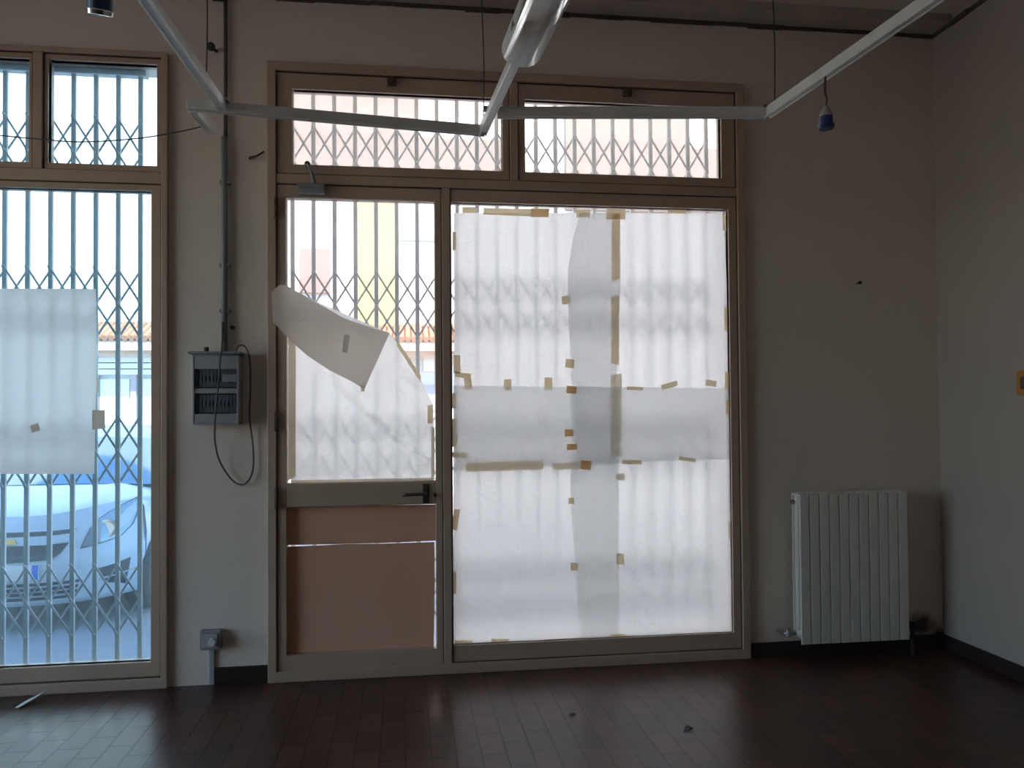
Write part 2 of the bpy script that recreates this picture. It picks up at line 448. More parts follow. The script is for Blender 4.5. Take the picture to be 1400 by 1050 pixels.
# ------------------------------------------------------------------ door_1
d1 = tag(root('door_1', (-.2, 0, 0)), 'brown glazed shop door with hardboard lower panel and torn paper', 'door', kind='structure')
DX0, DX1 = -.604, .188
b = bm_new()
ring(b, DX0, DX1, .012, 2.40, .041, .032, .112, .06, -.016, .055)
box(b, DX0+.041, DX1-.032, -.016, .055, .835, .948)
obj('leaf_frame', b, 'frame', d1, bevel=.004)
b = bm_new()
ring(b, DX0+.032, DX1-.023, .94, 2.348, .010, .010, .010, .010, -.006, .03); ring(b, DX0+.032, DX1-.023, .115, .843, .010, .010, .010, .010, -.006, .03)
obj('glazing_bead', b, 'frame', d1, bevel=.003)
b = bm_new(); ring(b, DX0-.004, DX1+.003, .008, 2.404, .004, .003, .004, .004, -.019, .05)
obj('shadow_gap', b, 'frame_dark', d1)
b = bm_new(); box(b, DX0+.036, DX1-.027, GY0, GY1, .944, 2.345); obj('pane', b, 'glass', d1)
b = bm_new(); box(b, DX0+.036, DX1-.027, GY0, GY1, .119, .840); obj('pane', b, 'glass', d1)
# hardboard filling the lower pane, in two pieces with a bright slit between them
b = bm_new()
poly_prism(b, [at(391.5, 693, Y=.026), at(596, 689.5, Y=.026), at(596, 739, Y=.026), at(530, 742, Y=.026), at(470, 743.6, Y=.026), at(391.5, 745, Y=.026)], (0, -.004, 0))
obj('upper_board', b, 'board', d1)
b = bm_new()
poly_prism(b, [at(391.5, 747.3, Y=.026), at(440, 745.5, Y=.026), at(470, 743.9, Y=.026), at(530, 742.9, Y=.026), at(594, 741, Y=.026), at(594.5, 800, Y=.026), at(593, 887, Y=.026), at(391.5, 897, Y=.026)], (0, -.004, 0))
obj('lower_board', b, 'board', d1)
# handle
hp = at(574, 674, Y=-.016)
b = bm_new(); box(b, hp.x-.016+.03, hp.x+.016+.03, -.022, -.016, hp.z-.05, hp.z+.045)
hd = obj('handle', b, 'brass', d1, bevel=.004)
b = bm_new(); tube(b, smooth_path([(hp.x+.03, -.02, hp.z), (hp.x+.03, -.055, hp.z), (hp.x+.01, -.062, hp.z), (hp.x-.085, -.058, hp.z-.004)], 5), .009)
obj('lever', b, 'brass', hd)
b = bm_new(); lathe(b, [(.009, 0), (.009, .012), (.004, .013)], (hp.x+.075, -.016, hp.z-.012), (0, -1, 0), 12)
obj('keyhole', b, 'dark', d1)
for hz in (2.28, 1.25, .88):
    b = bm_new(); tube(b, [(-.607, -.032, hz-.05), (-.607, -.032, hz+.05)], .009, 10)
    obj('hinge', b, 'frame_dark', d1)
# door closer
c0, c1 = at(407, 250, Y=-.05), at(444, 265, Y=-.05)
b = bm_new(); box(b, c0.x, c1.x, -.062, -.016, c1.z, c0.z)
dc = obj('door_closer', b, 'grey_d', d1, bevel=.006)
b = bm_new(); box(b, c0.x+.004, c1.x-.004, -.066, -.058, c1.z+.004, c1.z+.018); obj('cover_strip', b, 'steel', dc, bevel=.002)
e0, e1 = at(430, 250, Y=-.055), at(420, 224, Y=-.045)
b = bm_new(); obox(b, e0, (e0+e1)/2+Vector((.006, -.01, 0)), .02, .016); obox(b, (e0+e1)/2+Vector((.006, -.01, 0)), e1, .016, .014)
obj('arm', b, 'grey_d', dc, bevel=.003)
b = bm_new(); lathe(b, [(.014, 0), (.014, .03), (.008, .034)], e1+Vector((0, .034, .002)), (0, -1, 0), 14); obj('pivot_knob', b, 'dark', dc)

# ------------------------------------------------------------------ window_2 : the left shopfront
w2 = tag(root('window_2', (-2.3, 0, 0)), 'brown framed shopfront on the left with upper lights and a clear lower pane', 'window', kind='structure')
b = bm_new()
ring(b, -3.55, -1.108, 0, 3.014, .03, .03, .05, .024, -.028, .062)
box(b, -3.52, -1.138, -.022, .06, 2.385, 2.44)
for k in range(3): box(b, -1.712-.58*k, -1.668-.58*k, -.022, .06, 2.44, 2.99)
box(b, -2.40, -2.34, -.022, .06, .05, 2.385)
obj('outer_frame', b, 'frame', w2, bevel=.004)
for k in range(4):
    x1 = -1.138 if k == 0 else -1.716-.58*(k-1); x0 = -1.664-.58*k if k < 3 else -3.52
    sash(x0, x1, 2.442, 2.986, .015, .024 if k == 0 else .015, .03, .026, w2, 'glass_blue')
sash(-2.336, -1.142, .054, 2.381, .04, .045, .07, .030, w2, 'glass_blue', 'fixed_light')
sash(-3.516, -2.404, .054, 2.381, .04, .04, .07, .030, w2, 'glass_blue', 'fixed_light')

# ------------------------------------------------------------------ added_window : unseen, put into the left wall to brighten the room
w3 = tag(root('added_window', (XL, -1.9, 0)), 'wide glazed window added out of view in the left wall as daylight fill', 'window', kind='structure')
b = bm_new()
y0, y1, z0, z1 = LO
box(b, XL-.1, XL-.02, y0, y1, z0, z0+.08); box(b, XL-.1, XL-.02, y0, y1, z1-.06, z1)
for k in range(4):
    yc = y0+.03+(y1-y0-.06)*k/3; box(b, XL-.1, XL-.02, yc-.03, yc+.03, z0+.08, z1-.06)
obj('outer_frame', b, 'frame', w3, bevel=.004)
for k in range(3):
    ya = y0+.03+(y1-y0-.06)*k/3+.03; yb = y0+.03+(y1-y0-.06)*(k+1)/3-.03
    b = bm_new(); box(b, XL-.063, XL-.057, ya, yb, z0+.08, z1-.06); obj('pane', b, 'glass_warm_fill', w3)

# ------------------------------------------------------------------ folding security gates outside the panes
BANDS = ((2.742, .17), (2.004, .165), (1.287, .167), (.566, .166))
def gate(x_first, step, n, zt, label, cx):
    g = tag(root('security_gate', (cx, .086, 0)), label, 'gate', 'folding gates outside the shopfronts')
    Y = .086
    xs = [(x_first+step*i)*.9891 for i in range(n)]; zt = 2.945
    for i, x in enumerate(xs):
        b = bm_new(); w = .0105
        box(b, x-w, x+w, Y-.006, Y+.012, .03, zt)
        obj('picket', b, 'gate', g, bevel=.003)
    for z, h in BANDS:
        z = 1.29+(z-1.29)*.9891
        b = bm_new()
        for i in range(n-1):
            for q in range(2):
                za, zb = z-h*q, z-h*(q+1)
                for (p0, p1, yo) in (((xs[i], za), (xs[i+1], zb), -.011), ((xs[i], zb), (xs[i+1], za), .017)):
                    obox(b, (p0[0], Y+yo, p0[1]), (p1[0], Y+yo, p1[1]), .004, .0095)
        for x in xs:
            for q in range(3):
                lathe(b, [(.0075, 0), (.0075, .006), (.004, .008)], (x, Y-.012, z-h*q), (0, -1, 0), 8)
        obj('scissor_lattice', b, 'gate', g)
    xa, xb = min(xs)-.03, max(xs)+.03
    b = bm_new(); box(b, xa, xb, Y-.018, Y+.03, zt-.01, zt+.045); obj('header_track', b, 'gate', g, bevel=.003)
    b = bm_new(); box(b, xa, xb, Y-.02, Y+.025, .0, .03); obj('bottom_track', b, 'gate', g, bevel=.003)
    return g
gate(-.551, .1039, 22, 2.95, 'steel folding scissor gate behind the glazed door and the papered window', .56)
gate(-1.28-.1035*21, .1035, 22, 2.945, 'steel folding scissor gate outside the left shopfront in front of the parked car', -2.3)

# ------------------------------------------------------------------ papers and tape
def arc(poly, f):
    P = [Vector((p[0], p[1], 0)) for p in poly]; L = [(q-p).length for p, q in zip(P, P[1:])]; T = sum(L)*f
    for p, q, l in zip(P, P[1:], L):
        if T <= l+1e-9: return p.lerp(q, T/max(l, 1e-9))
        T -= l
    return P[-1]


def sheet(name, left, right, Y, mat, parent=None, nu=40, nv=60, amp=.0016, seed=0, yf=None, creases=()):
    """paper whose edges run along two polylines (photo measurements on the plane Y)"""
    b = bm_new(); G = []
    for j in range(nv+1):
        a, c = arc(left, j/nv), arc(right, j/nv); row = []
        for i in range(nu+1):
            p = a.lerp(c, i/nu); yy = yf(i/nu, j/nv) if yf else Y
            w = at(p.x, p.y, Y=yy)
            for cr_ in creases:
                if len(cr_) == 6:
                    x0_, y0_, x1_, y1_, am_, wd_ = cr_; L2 = (x1_-x0_)**2+(y1_-y0_)**2
                    tt = ((p.x-x0_)*(x1_-x0_)+(p.y-y0_)*(y1_-y0_))/L2
                    dd_ = abs((p.x-x0_)*(y1_-y0_)-(p.y-y0_)*(x1_-x0_))/math.sqrt(L2)
                    if 0 < tt < 1: w.y -= am_*max(0, 1-dd_/wd_)*math.sin(math.pi*tt)
                    continue
                cu, cv = cr_
                if cu: w.y -= .0035*max(0, 1-abs(p.x-cu)/9)
                if cv: w.y -= .0035*max(0, 1-abs(p.y-cv)/9)
            w.y += amp*noise.noise(Vector((w.x*5+seed, w.z*4, seed*1.7))) + amp*.5*noise.noise(Vector((w.x*14, w.z*11, seed+5.)))
            row.append(b.verts.new(w))
        G.append(row)
    for j in range(nv):
        for i in range(nu):
            f = b.faces.new((G[j][i], G[j][i+1], G[j+1][i+1], G[j+1][i])); f.smooth = True
    return obj(name, b, mat, parent)


def tapes(parent, Y, items, mat='tape'):
    for it in items:
        u, v, w, h = it[:4]; a = math.radians(it[4] if len(it) > 4 else 0); mt = it[5] if len(it) > 5 else mat
        ca, sa = math.cos(a), math.sin(a)
        pts = [at(u+(dx*ca-dy*sa), v+(dx*sa+dy*ca), Y=Y) for dx, dy in ((-w/2, h/2), (w/2, h/2*random.uniform(.8, 1.1)), (w/2*random.uniform(.9, 1.1), -h/2), (-w/2, -h/2*random.uniform(.85, 1.1)))]
        b = bm_new(); poly_prism(b, pts, (0, -.0003, 0))
        o = obj('tape', b, mt, parent)


def paper_thing(label, *a, **k):
    return tag(sheet('paper_sheet', *a, **k), label, 'paper', 'white paper sheets taped over the panes')


tl = paper_thing('white paper taped over the upper left of the fixed pane next to the door',
    [(620, 291), (621, 400), (621, 520), (622, 642)], [(847, 291), (848, 400), (843, 520), (845, 634)], .026, 'paper', seed=1)
tapes(tl, .0235, [(641, 287, 18, 8), (705, 290, 88, 10, 2), (738, 291, 24, 12), (633, 513, 22, 7, 8), (625, 498, 9, 24), (640, 524, 10, 17, -8),
    (694, 526, 10, 16), (750, 525, 11, 17), (620, 548, 8, 20), (620, 583, 8, 22), (621, 603, 8, 16), (629, 622, 20, 7),
    (690, 637, 106, 12, -2), (775, 637, 40, 9, -3), (621, 330, 5, 26), (842, 338, 12, 96), (841, 450, 11, 92), (842, 568, 15, 115, 0, 'tape_pale')])
bl = paper_thing('white paper taped over the lower left of the fixed pane, bluish towards the sill',
    [(620, 527), (620, 640), (620, 760), (621, 881)], [(849, 530), (846, 640), (846, 780), (848, 874)], .018, 'paper', seed=2, creases=((0, 797), (735, 0)))
tapes(bl, .0155, [(623, 710, 8, 28, 8), (621, 797, 6, 30), (634, 879, 25, 7), (684, 877, 24, 7), (848, 764, 11, 15), (848, 652, 12, 10, 0, 'tape_pale')])
tr = paper_thing('white paper with a curling left edge over the upper right of the fixed pane',
    [(793, 291), (784, 325), (776, 370), (777, 430), (780, 500), (784, 560), (787, 634)], [(989, 292), (992, 350), (995, 420), (995, 530), (996, 627)], .022, 'paper', seed=3, creases=((881, 0), (0, 454)), yf=lambda i, j: .0215-.012*math.exp(-i*16)*max(0, 1-j/.62))
tapes(tr, .0195, [(774, 410, 12, 12, -8), (779, 497, 12, 12, 6), (797, 292, 18, 11), (842, 293, 26, 14), (926, 288, 26, 8), (993, 437, 6, 34), (991, 302, 6, 26)])
br = paper_thing('white paper taped over the lower right of the fixed pane, lapping the sheet beside it',
    [(779, 528), (781, 600), (780, 650), (781, 700), (787, 780), (792, 874)], [(996, 531), (998, 640), (1000, 760), (1001, 866)], .014, 'paper', seed=4, creases=((0, 797), (0, 705)))
tapes(br, .0115, [(781, 533, 13, 10, 4, 'tape_orange'), (778, 592, 12, 10, 0, 'tape_orange'), (782, 611, 14, 9, 0, 'tape_orange'), (801, 636, 14, 12, 4, 'tape_orange'),
    (781, 685, 8, 9), (785, 775, 10, 11), (868, 531, 22, 5, 3), (915, 527, 22, 7, -15), (972, 524, 15, 9, 10), (864, 632, 27, 6, 2), (940, 628, 24, 5, 10),
    (845, 872, 22, 11), (797, 874, 20, 5), (999, 725, 6, 22), (994, 520, 6, 26), (995, 556, 6, 20)])

dl = [(391.5, 394), (397, 460), (397, 560), (398, 657)]
ds = paper_thing('torn white paper hanging on the door glass with its top corner folded down', dl,
    [(533, 456), (560, 492), (580, 528), (592, 553), (594, 600), (594, 656)], .0245, 'paper', amp=.003, seed=6, nu=70, nv=80, creases=((425, 500, 600, 660, .012, 12), (455, 520, 560, 610, -.006, 9), (530, 500, 600, 560, .010, 12), (470, 590, 580, 585, .007, 10), (440, 470, 480, 600, .006, 10), (0, 574)))
tapes(ds, .013, [(399, 560, 10, 195, 0, 'tape_pale'), (592, 620, 5, 70, 0, 'tape_pale'), (588, 566, 7, 26), (560, 495, 5, 62, -33), (495, 657, 190, 4, -1, 'tape_pale')])
def flapy(i, j):   # i: from the fold to the free edge, j: along the fold
    return -.062+.07*j**1.5 - .045*i*(.3+.7*j)
fl = sheet('folded_corner', [(371, 400), (382, 389), (391, 390), (430, 412), (470, 435), (505, 447), (533, 455)],
      [(373, 440), (383, 450), (395, 464), (420, 486), (450, 506), (480, 521), (498, 532)], 0, 'flap', ds, amp=.005, seed=9, yf=flapy)
fl['label'] = 'beige folded corner of the paper'
tapes(ds, -.075, [(473, 470, 8, 24, 8, 'tape_white'), (413, 437, 12, 4, -15, 'tape_white')])
tapes(ds, -.034, [(496, 531, 5, 9, 0)])
ls = paper_thing('white paper taped half way up the left shopfront pane above the car',
    [(-150, 394), (-150, 520), (-150, 648)], [(131, 395), (133, 480), (131, 560), (129, 648)], .0245, 'paper_left', amp=.004, seed=11, creases=((40, 590, 131, 560, .008, 9), (90, 640, 131, 590, .010, 9), (0, 610, 90, 580, .006, 9)))
tapes(ls, .016, [(135, 574, 18, 27), (48, 585, 12, 11, -15), (134, 527, 4, 20, 0, 'tape_pale')], 'flap')

# ------------------------------------------------------------------ hanging light track
ZR = 2.55
lt = tag(root('light_track', (.4, -.8, ZR)), 'grey ceiling hung lighting track frame with three arms towards the room', 'light track')
def rail(p0, p1, z=ZR):
    b = bm_new(); P0, P1 = Vector((*p0, z)), Vector((*p1, z))
    obox(b, P0, P1, .034, .036)
    d = (P1-P0).normalized(); s = d.cross(Vector((0, 0, 1))).normalized()
    for k in (-1, 1):
        obox(b, P0+s*(k*.0145)+Vector((0, 0, -.021)), P1+s*(k*.0145)+Vector((0, 0, -.021)), .005, .008)
    return obj('rail', b, 'rail', lt, bevel=.0025)
def g2(u, v, z=ZR):
    p = at(u, v, Z=z); return Vector((p.x, p.y))
L0, R0, C0 = g2(303, 143), g2(1050, 153), g2(660, 178)
ld = (g2(203, 0)-L0).normalized(); rd = (g2(1270, 0)-R0).normalized(); cd = (g2(740, 0)-C0).normalized()
cd = Vector((.06, -1)).normalized()
rail(L0, L0+ld*2.1)
rail(g2(291, 178), g2(264, 148))
rail(g2(256, 142), C0+Vector((.012, 0)))
rail(C0-cd*.012, C0+cd*2.3)
T0 = g2(680, 153); rail(T0, R0)
rail(R0-rd*.01, R0+rd*2.0)
for p in (L0, R0, C0+cd*.2):
    b = bm_new(); box(b, p.x-.03, p.x+.03, p.y-.022, p.y+.022, ZR+.012, ZR+.024); obj('joint_plate', b, 'grey_d', lt, bevel=.002)
for (p, z1) in ((g2(282, 117)+Vector((0, 0)), 3.36), (C0+Vector((-.0, -.03)), 3.36), (R0+Vector((.02, -.02)), 3.36), (L0+ld*1.5, 3.36), (R0+rd*1.6, 3.36), (C0+cd*1.7, 3.36)):
    b = bm_new(); tube(b, smooth_path([(p.x, p.y, ZR+.015), (p.x+.004, p.y, ZR+.3), (p.x-.003, p.y, ZR+.55), (p.x, p.y, z1+.012)], 4), .0028, 6)
    obj('suspension_cord', b, 'cord', lt)

# fluorescent lamp under the middle arm
fl0 = at(713, 78, Z=2.458)
ft = tag(root('fluorescent_lamp', (fl0.x, fl0.y, 2.503)), 'fluorescent batten lamp with clear cover under the middle arm of the track', 'lamp')
ft.rotation_euler = (0, 0, math.atan2(.055, 1)); bpy.context.view_layer.update()
FLL = 1.27
def lamp_local(bm): bm.transform(ft.matrix_world); return bm
b = bm_new(); box(b, -.04, .04, -FLL+.01, -.01, -.03, -.005); obj('body', lamp_local(b), 'white', ft, bevel=.004)
b = bm_new()
pr = [(.064, -.004), (.066, -.03), (.060, -.052), (.045, -.068), (.022, -.077), (0, -.079)]
pr = pr + [(-x, z) for x, z in pr[-2::-1]]
rows = []
for yv in (0, -FLL):
    rows.append([b.verts.new((x, yv, z)) for x, z in pr]); rows.append([b.verts.new((x*.965, yv, z*.965-.001)) for x, z in pr])
for k in range(len(pr)-1):
    for r0, r1 in ((0, 2), (1, 3)):
        f = b.faces.new((rows[r0][k], rows[r0][k+1], rows[r1][k+1], rows[r1][k])); f.smooth = True
    for r0, r1 in ((0, 1), (2, 3)): b.faces.new((rows[r0][k], rows[r0][k+1], rows[r1][k+1], rows[r1][k]))
obj('cover', lamp_local(b), 'acrylic', ft)
b = bm_new(); tube(b, [(.0, -.03, -.045), (.0, -FLL+.03, -.045)], .013, 12); obj('tube', lamp_local(b), 'white', ft)
b = bm_new()
vs = [b.verts.new((x*.96, -.004, z*.96)) for x, z in pr]; vs2 = [b.verts.new((x*.96, -.008, z*.96)) for x, z in pr]
b.faces.new(vs); b.faces.new(vs2[::-1])
for k in range(len(pr)): b.faces.new((vs[k], vs[(k+1) % len(pr)], vs2[(k+1) % len(pr)], vs2[k]))
obj('end_cap', lamp_local(b), 'white', ft)
b = bm_new(); box(b, -.066, -.060, -.20, -.16, -.045, -.02); obj('clip', lamp_local(b), 'steel', ft)
for ym in (-.5, -1.0):
    b = bm_new(); box(b, -.02, .02, ym, ym+.08, -.006, .0035); obj('mount', lamp_local(b), 'grey', ft)

# blue spotlight on the left arm
sp = at(137, 18, Y=-1.95); ra = L0+ld*1.36
st = tag(root('spotlight', sp), 'dark blue cylinder spotlight hanging from the left arm of the track', 'spotlight')
axu = (Vector((ra.x, ra.y, ZR-.06)) - sp); axu = (Vector((.12, -.40, 1))).normalized()
b = bm_new(); lathe(b, [(.0265, 0), (.0275, .004), (.0275, .15), (.022, .165)], sp, axu, 24); obj('housing', b, 'blue_spot', st, smooth=False)
b = bm_new(); lathe(b, [(.0285, -.004), (.029, .006), (.0275, .008), (.022, .0), (.024, -.004)], sp, axu, 24); obj('rim', b, 'chrome', st)
b = bm_new(); top = sp+axu*.16
tube(b, smooth_path([top, top+Vector((0, 0, .05)), (ra.x, ra.y, ZR-.05), (ra.x, ra.y, ZR-.02)], 5), .008); box(b, ra.x-.018, ra.x+.018, ra.y-.05, ra.y+.05, ZR-.034, ZR-.02)
obj('arm', b, 'grey_d', st)

# blue plug hanging from the right arm
pp = at(1129.5, 164, Y=-1.18); pt = at(1130, 100, Y=-1.18)
pk = tag(root('hanging_socket', pp), 'blue and grey industrial socket hanging on a cord from the right arm', 'socket')
b = bm_new(); lathe(b, [(.026, -.034), (.029, -.03), (.029, -.018), (.024, -.014), (.0235, .012)], pp, (0, 0, 1), 20); obj('socket_body', b, 'blue', pk)
b = bm_new(); lathe(b, [(.0238, .012), (.0238, .02), (.016, .036), (.008, .052)], pp, (0, 0, 1), 20); obj('cable_gland', b, 'grey', pk)
b = bm_new(); tube(b, smooth_path([pp+Vector((0, 0, .05)), pp+Vector((.003, 0, .08)), pp+Vector((-.003, 0, .11)), (pp.x, pp.y, ZR-.018)], 4), .004, 7); obj('cord', b, 'cord', pk)

# thin cable slung from the track to the left
b = bm_new()
tube(b, smooth_path([at(-160, 178, Y=-.33), at(-40, 182, Y=-.33), at(40, 189, Y=-.33), at(110, 194, Y=-.33), at(190, 189, Y=-.33), at(250, 179, Y=-.33), at(287, 170, Y=-.33)], 6), .0028, 6)
tag(obj('slung_cable', b, 'cable'), 'thin dark cable sagging from the track across the left upper lights', 'cable')

# ------------------------------------------------------------------ distribution board and wiring on the pier
q0, q1 = at(263, 484, Y=-.09), at(326, 580, Y=-.09)
db = tag(root('distribution_board', (q0.x, 0, q1.z)), 'grey electrical distribution board with two rows of breakers on the pier', 'fuse box')
xl, xr, zb, zt = q0.x, q1.x, q1.z, q0.z
b = bm_new(); box(b, xl, xr, -.004, 0, zb, zt); box(b, xl, xl+.008, -.09, -.004, zb, zt); box(b, xr-.008, xr, -.09, -.004, zb, zt)
box(b, xl, xr, -.09, -.004, zb, zb+.008); box(b, xl, xr, -.09, -.004, zt-.008, zt); obj('enclosure', b, 'grey', db, bevel=.003)
b = bm_new(); box(b, xl-.018, xr+.012, -.105, -.0, zt, zt+.012); obj('lid_edge', b, 'grey_d', db, bevel=.003)
b = bm_new(); box(b, xl+.008, xr-.008, -.088, -.07, zt-.07, zt-.008); box(b, xl+.008, xr-.008, -.088, -.07, zb+.008, zb+.05)
box(b, xl+.008, xr-.008, -.084, -.07, zb+.145, zb+.17); obj('front_plate', b, 'grey', db, bevel=.002)
for (za, n, bw) in ((zb+.17, 11, .018), (zb+.05, 11, .018)):
    w = (xr-xl-.02)/n
    for k in range(n):
        b = bm_new(); x = xl+.01+w*k
        box(b, x+.0006, x+w-.0006, -.074, -.02, za+.005, za+.09); box(b, x+.004, x+w-.004, -.083, -.074, za+.035, za+.06)
        obj('breaker', b, 'breaker', db, bevel=.0015)
b = bm_new(); box(b, xr-.075, xr-.012, -.086, -.074, zb+.20, zb+.235); obj('name_strip', b, 'grey', db)
b = bm_new(); lathe(b, [(.012, 0), (.012, .02), (.008, .024)], (at(282, 478, Y=-.05).x, -.05, zt+.012), (0, 0, 1), 12); obj('gland', b, 'dark', db)

cx = -.849
b = bm_new(); tube(b, [(cx, -.02, zt+.012), (cx, -.02, 2.62)], .0155, 12)
cd_ = tag(obj('conduit', b, 'grey_d'), 'grey conduit and cable rising up the pier from the fuse box to the ceiling', 'conduit')
b = bm_new(); tube(b, [(cx+.004, -.014, 2.62), (cx+.004, -.012, 3.1), (cx+.004, -.014, 3.33)], .009, 10); obj('upper_cable', b, 'cable', cd_)
for z in (1.78, 2.0, 2.4):
    b = bm_new(); box(b, cx-.022, cx+.026, -.03, -.0, z-.008, z+.008); obj('clip', b, 'grey_d', cd_, bevel=.002)
b = bm_new(); kn = at(308, 470, Y=-.03); lathe(b, [(.01, 0), (.01, .018)], (cx+.035, 0, kn.z+.08), (0, -1, 0), 10); obj('plug', b, 'dark', cd_)

yy = -.112
b = bm_new()
pts = [at(322, 482, Y=-.05), at(326, 473, Y=-.06), at(335, 474, Y=-.06), at(341, 490, Y=-.05), at(342.5, 530, Y=-.04), at(341, 570, Y=-.03), at(346, 612, Y=-.02), at(345, 645, Y=-.02), at(334, 662, Y=-.02), at(318, 657, Y=-.02), at(301, 632, Y=-.03), at(294, 605, Y=-.06), at(293.5, 583, Y=-.1),
       at(295, 560, Y=yy), at(299, 520, Y=yy), at(301, 490, Y=yy), at(303, 478, Y=yy+.01), at(304, 462, Y=-.045), at(304, 440, Y=-.04)]
tube(b, smooth_path(pts, 6), .0042, 8)
tag(obj('cable_loop', b, 'cable'), 'slack grey cable looping down past the fuse box and up again', 'cable')

# surface outlet near the floor with its cable
o0, o1 = at(273, 863, Y=-.04), at(302, 888, Y=-.04)
so = tag(root('wall_socket', ((o0.x+o1.x)/2, 0, o1.z)), 'small grey surface socket low on the pier beside the skirting', 'socket')
b = bm_new(); box(b, o0.x, o1.x, -.045, 0, o1.z, o0.z); obj('housing', b, 'grey_d', so, bevel=.006)
b = bm_new(); box(b, o0.x+.012, o1.x-.012, -.05, -.044, o1.z+.012, o0.z-.012); obj('face_plate', b, 'grey', so, bevel=.003)
b = bm_new(); lathe(b, [(.02, 0), (.02, .006), (.017, .022)], ((o0.x+o1.x)/2+.012, -.05, (o0.z+o1.z)/2-.004), (0, -1, 0), 16); obj('plug', b, 'white', so)
b = bm_new(); box(b, at(287, 900, Y=0).x, at(294, 900, Y=0).x, -.014, 0, .005, o1.z); obj('cable_duct', b, 'grey', so, bevel=.002)

# nails and small fixings
n0 = at(1171, 388, Y=0)
b = bm_new(); lathe(b, [(.004, 0), (.004, .03), (.010, .031), (.009, .036)], (n0.x, 0.01, n0.z), (0.25, -1, .1), 10)
tag(obj('nail', b, 'dark'), 'dark nail in the bare wall above the radiator', 'nail')
n1 = at(342, 217, Y=0)
b = bm_new(); tube(b, smooth_path([(n1.x, .005, n1.z), (n1.x, -.012, n1.z+.002), at(351, 213, Y=-.02), at(361, 207, Y=-.018)], 4), .004, 7)
tag(obj('wire_stub', b, 'dark'), 'short dark wire stub sticking out of the pier beside the door frame', 'wire')
n2 = at(296, 70, Y=0)
b = bm_new(); lathe(b, [(.008, 0), (.008, .045), (.02, .047), (.02, .06), (.012, .064)], (n2.x, .004, n2.z), (-.3, -1, 0), 12)
tag(obj('insulator_knob', b, 'dark'), 'dark knob on the wall beside the cable above the track', 'knob')
n3 = at(305, 2, Y=0)
b = bm_new(); box(b, n3.x-.05, n3.x+.012, -.04, 0, n3.z-.004, n3.z+.03)
tag(obj('junction_box', b, 'dark', bevel=.006), 'dark junction box at the top of the pier under the ceiling', 'junction box')

# orange switch plate on the right wall
p0, p1 = at(1392, 507, X=XR), at(1392, 541, X=XR)
ow = tag(root('wall_switch', (XR, p0.y-.06, p1.z)), 'orange brown switch plate on the right wall', 'switch')
b = bm_new(); box(b, XR-.012, XR, p0.y-.13, p0.y, p1.z, p0.z); obj('plate', b, 'orange', ow, bevel=.003)
b = bm_new(); box(b, XR-.018, XR-.012, p0.y-.10, p0.y-.03, p1.z+.03, p0.z-.03); obj('rocker', b, 'frame_dark', ow, bevel=.002)

# ------------------------------------------------------------------ radiator
rx0, rx1, rz0, rz1 = 1.998, 2.594, .092, .862
rd_ = tag(root('radiator', ((rx0+rx1)/2, -.085, rz0)), 'cream column radiator on the wall to the right of the papered window', 'radiator')
NS = 11; sw = (rx1-rx0)/NS
for k in range(NS):
    b = bm_new(); x = rx0+sw*k
    box(b, x+.002, x+sw-.002, -.132, -.122, rz0, rz1-.008)               # front plate
    box(b, x+sw/2-.010, x+sw/2+.010, -.122, -.045, rz0+.02, rz1-.012)    # web
    box(b, x+.006, x+sw-.006, -.095, -.085, rz0+.03, rz1)
    box(b, x+.004, x+sw-.004, -.048, -.040, rz0+.02, rz1-.004)           # back plate
    box(b, x+.006, x+sw-.006, -.125, -.04, rz1-.02, rz1-.008)
    obj('section', b, 'rad', rd_, bevel=.003)
b = bm_new()
for z in (rz0+.05, rz1-.05): tube(b, [(rx0-.006, -.085, z), (rx1+.006, -.085, z)], .018, 12)
obj('header_pipe', b, 'rad', rd_)
b = bm_new(); tube(b, smooth_path([(rx0-.004, -.085, rz0+.05), (rx0-.045, -.085, rz0+.05), (rx0-.06, -.07, rz0+.045), (rx0-.06, 0.01, rz0+.04)], 5), .011, 10)
lathe(b, [(.017, 0), (.017, .03), (.012, .036)], (rx0-.045, -.085, rz0+.035), (0, 0, 1), 14); obj('valve', b, 'steel', rd_)
b = bm_new(); tube(b, [(rx0-.004, -.085, rz1-.05), (rx0-.02, -.085, rz1-.05)], .013, 10); tube(b, [(rx0-.02, -.085, rz1-.05), (rx0-.032, -.085, rz1-.05)], .007, 8); obj('air_vent', b, 'steel', rd_)
b = bm_new(); tube(b, smooth_path([(rx1+.004, -.085, rz0+.05), (rx1+.03, -.085, rz0+.05), (rx1+.045, -.085, rz0+.03), (rx1+.047, -.085, .04), (rx1+.047, -.085, -.005)], 5), .011, 10)
lathe(b, [(.019, 0), (.019, .04), (.014, .046)], (rx1+.046, -.085, rz0+.03), (0, 0, 1), 14); obj('thermostat_valve', b, 'dark', rd_)
for x in (rx0+sw*2, rx1-sw*2):
    b = bm_new(); box(b, x-.012, x+.012, -.05, .0, rz1-.1, rz1-.06); obj('bracket', b, 'steel', rd_)

